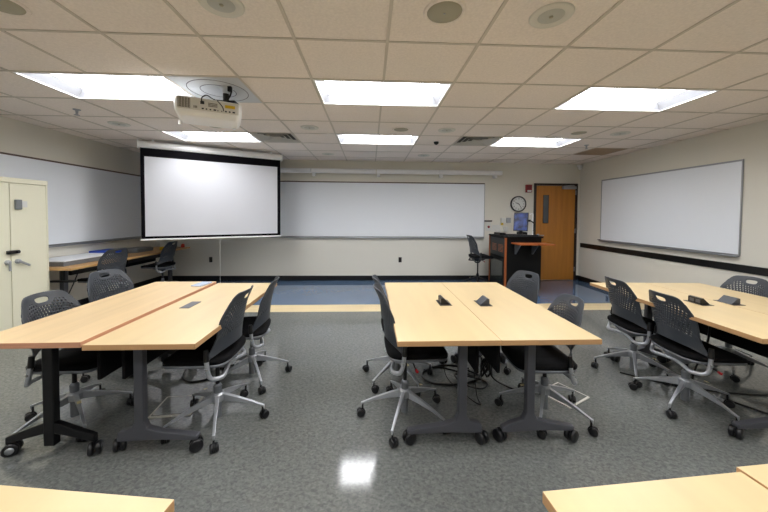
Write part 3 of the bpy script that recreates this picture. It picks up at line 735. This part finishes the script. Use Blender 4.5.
b = MB(); b.box((-4.30,5.62,.7405),(-4.02,6.02,.80)); b.box((-4.28,5.64,.8),(-4.04,6.0,.812)); tag(b.build('equipment_case', M['greybox'], bevel=.004), 'grey equipment case on the side desk between its two chairs', 'case')
b = MB(); b.tube([(-4.34,6.08,.755),(-4.25,6.12,.76),(-4.2,6.2,.755)], .014, 8); tag(b.build('red_tape_roll', M['red']), 'small red item on the side desk beyond the grey case', 'desk item')
lay('yellow_pad', (-3.93,6.05,.7405), (-3.85,6.14,.80), M['yellow'], 'yellow pad on the side desk beside the far desk chair', 'pad')
b = MB(); b.lathe((-3.80,6.56,.7405), [(.03,0),(.035,.01),(.033,.05),(.02,.07),(.0,.072)], 18); tag(b.build('orange_cup', M['orange']), 'small orange cup at the far end of the side desk', 'cup')
cable([(-3.80,4.28,.705),(-3.88,4.25,.45),(-3.98,4.2,.2),(-4.1,4.15,.03),(-4.3,4.12,.01)], 'black cord hanging down from the near end of the side desk', .007)
b = MB(); b.box((-4.02,4.12,.55),(-3.74,4.17,.575)); b.box((-3.90,4.13,.575),(-3.87,4.16,.7095)); tag(b.build('cable_tray', M['blackmet']), 'short black bar slung under the near end of the side desk', 'bar')

# ------------------------------------------------------------------ lectern
LX0, LX1, LY0, LY1, LZ = 2.49, 3.18, 5.68, 6.46, 1.05
t = thing('lectern', 'black equipment lectern with orange wood trim left of the door', 'lectern')
b = MB(); b.box((LX0+.012,LY0+.012,.07),(LX1,LY1,LZ-.03)); b.build('body', M['lect'], t, bevel=.003)
b = MB(); b.box((LX0-.01,LY0-.02,LZ-.029),(LX1+.02,LY1+.01,LZ)); b.build('top_panel', M['lect'], t, bevel=.004)
b = MB(); b.box((LX0-.004,LY0-.004,.07),(LX0+.030,LY0+.030,LZ-.0295)); b.build('corner_trim', M['cherry'], t, bevel=.003)
b = MB(); b.box((LX0-.004,LY1-.030,.07),(LX0+.030,LY1+.004,LZ-.0295)); b.build('corner_trim', M['cherry'], t, bevel=.003)
b = MB(); b.box((LX0+.004,LY0+.05,.66),(LX0+.0118,LY0+.73,LZ-.05)); gr = b.build('grille_panel', M['mesh'], t, bevel=.002)
for yy in (LY0+.10, LY0+.40):
    for k in range(6):
        b = MB(); b.box((LX0+.001,yy,.745+k*.025),(LX0+.0038,yy+.22,.755+k*.025)); b.build('vent_slot', M['cherry'], gr)
b = MB(); b.box((LX0+.002,LY0+.06,.12),(LX0+.0118,LY0+.71,.62)); dr = b.build('glass_door', M['lect'], t, bevel=.003)
b = MB(); b.box((LX0-.001,LY0+.11,.17),(LX0+.0018,LY0+.66,.57)); b.build('pane', M['smoke'], dr)
for x in (LX0+.06, LX1-.06):
    for y in (LY0+.07, LY1-.07):
        b = MB(); b.cyl((x-.014,y,.034),(x+.014,y,.034),.034,n=18); b.box((x-.02,y-.02,.034),(x+.02,y+.02,.072)); b.build('caster', M['rubber'], t)
b = MB(); b.box((2.60,LY0-.34,.915),(3.24,LY0+.006,.938)); sh = b.build('flip_shelf', M['cherry'], t, bevel=.003)
for x in (2.68, 3.0):
    b = MB(); b.hexa([(x-.008,LY0-.02,.72),(x+.008,LY0-.02,.72),(x+.008,LY0+.0115,.72),(x-.008,LY0+.0115,.72)],[(x-.008,LY0-.22,.914),(x+.008,LY0-.22,.914),(x+.008,LY0+.0115,.914),(x-.008,LY0+.0115,.914)]); b.build('shelf_bracket', M['greyarm'], sh)
t = thing('monitor', 'flat monitor with a lit blue picture on top of the lectern', 'monitor', (2.95, 6.05, LZ), math.radians(-42))
b = MB(); b.lathe((0,.02,0), [(.10,.0005),(.10,.012),(.04,.02)], 24); b.box((-.03,.02,.015),(.03,.045,.16)); b.build('stand', M['black'], t, bevel=.003)
Tm = Matrix.Translation((0,0,.10)) @ Matrix.Rotation(-.12, 4, 'X')
b = MB(); b.box((-.135,-.012,-.02),(.135,.018,.345), 0, Tm); b.build('casing', M['black'], t, bevel=.005)
m = bpy.data.materials.new('blue_screen_picture'); m.use_nodes = True
nt = m.node_tree; pb = nt.nodes['Principled BSDF']; pb.inputs['Roughness'].default_value = .2; pb.inputs['Base Color'].default_value = (.02,.02,.03,1)
tc = nt.nodes.new('ShaderNodeTexCoord'); nz = nt.nodes.new('ShaderNodeTexNoise'); nz.inputs['Scale'].default_value = 9; nz.inputs['Detail'].default_value = 3
rp = nt.nodes.new('ShaderNodeValToRGB'); rp.color_ramp.elements[0].position = .38; rp.color_ramp.elements[1].position = .68
rp.color_ramp.elements[0].color = (.015,.025,.06,1); rp.color_ramp.elements[1].color = (.08,.16,.60,1)
nt.links.new(tc.outputs['Object'], nz.inputs[0]); nt.links.new(nz.outputs[0], rp.inputs[0]); nt.links.new(rp.outputs[0], pb.inputs['Emission Color']); pb.inputs['Emission Strength'].default_value = .38
b = MB(); b.box((-.122,-.0142,-.005),(.122,-.0125,.33), 0, Tm); b.build('display', m, t)
t = thing('document_camera', 'document camera with slim pale pole and black head beside the monitor', 'document camera', (3.085, 5.84, LZ))
b = MB(); b.box((-.07,-.07,.0005),(.07,.07,.02)); b.build('foot', M['black'], t, bevel=.004)
b = MB(); b.cyl((0,0,.02),(0,0,.42),.009,n=12); b.tube([(0,0,.42),(-.03,-.01,.425),(-.08,-.03,.40)], .007, 8); b.build('pole', M['whitepaint'], t)
b = MB(); b.tube([(.0,-.02,.10),(.03,-.02,.14),(.025,-.02,.22),(-.03,-.03,.27),(-.09,-.04,.29)], .012, 8); b.box((-.14,-.06,.27),(-.07,-.02,.31)); b.build('head', M['black'], t, bevel=.004)
t = thing('keyboard', 'black keyboard at the front edge of the lectern top', 'keyboard', (2.80, 5.80, LZ), -.15)
b = MB(); b.box((-.2,-.07,.0005),(.2,.07,.018)); b.build('keyboard_body', M['black'], t, bevel=.004)
b = MB()
for r_ in range(4):
    for k in range(13): b.box((-.19+k*.0292,-.06+r_*.031,.0182),(-.166+k*.0292,-.035+r_*.031,.024))
b.build('keys', M['mesh'], t)
lay('media_player', (2.56,6.10,LZ+.0005), (2.68,6.40,LZ+.04), M['black'], 'flat black device on the lectern top left of the monitor', 'device', .005)
b = MB(); b.box((3.05,6.2,LZ+.0005),(3.17,6.42,LZ+.05)); b.box((3.065,6.215,LZ+.05),(3.155,6.405,LZ+.054)); tag(b.build('audio_receiver', M['black'], bevel=.005), 'black box on the lectern top toward the door', 'device')

# ------------------------------------------------------------------ camera, world, view
f, yaw, pitch, roll = 314.818, .0443, -.029, .0072
F = Vector((math.sin(yaw)*math.cos(pitch), math.cos(yaw)*math.cos(pitch), math.sin(pitch)))
r = Vector((math.cos(yaw), -math.sin(yaw), 0)); u = r.cross(F)
r2 = math.cos(roll)*r+math.sin(roll)*u; u2 = -math.sin(roll)*r+math.cos(roll)*u
cd = bpy.data.cameras.new('camera'); cam = bpy.data.objects.new('camera', cd); C.objects.link(cam)
cd.sensor_width = 36; cd.sensor_fit = 'HORIZONTAL'; cd.lens = f/768*36; cd.shift_y = -32.545/768; cd.clip_start = .02
Mx = Matrix((r2, u2, -F)).transposed().to_4x4(); Mx.translation = (0, 0, HC); cam.matrix_world = Mx
bpy.context.scene.camera = cam
w = bpy.data.worlds.new('world'); bpy.context.scene.world = w; w.use_nodes = True
w.node_tree.nodes['Background'].inputs[0].default_value = (.8, .85, 1, 1); w.node_tree.nodes['Background'].inputs[1].default_value = .05
vs = bpy.context.scene.view_settings
vs.view_transform = 'Standard'; vs.look = 'None'; vs.gamma = 1; vs.use_curve_mapping = False; vs.exposure = .3
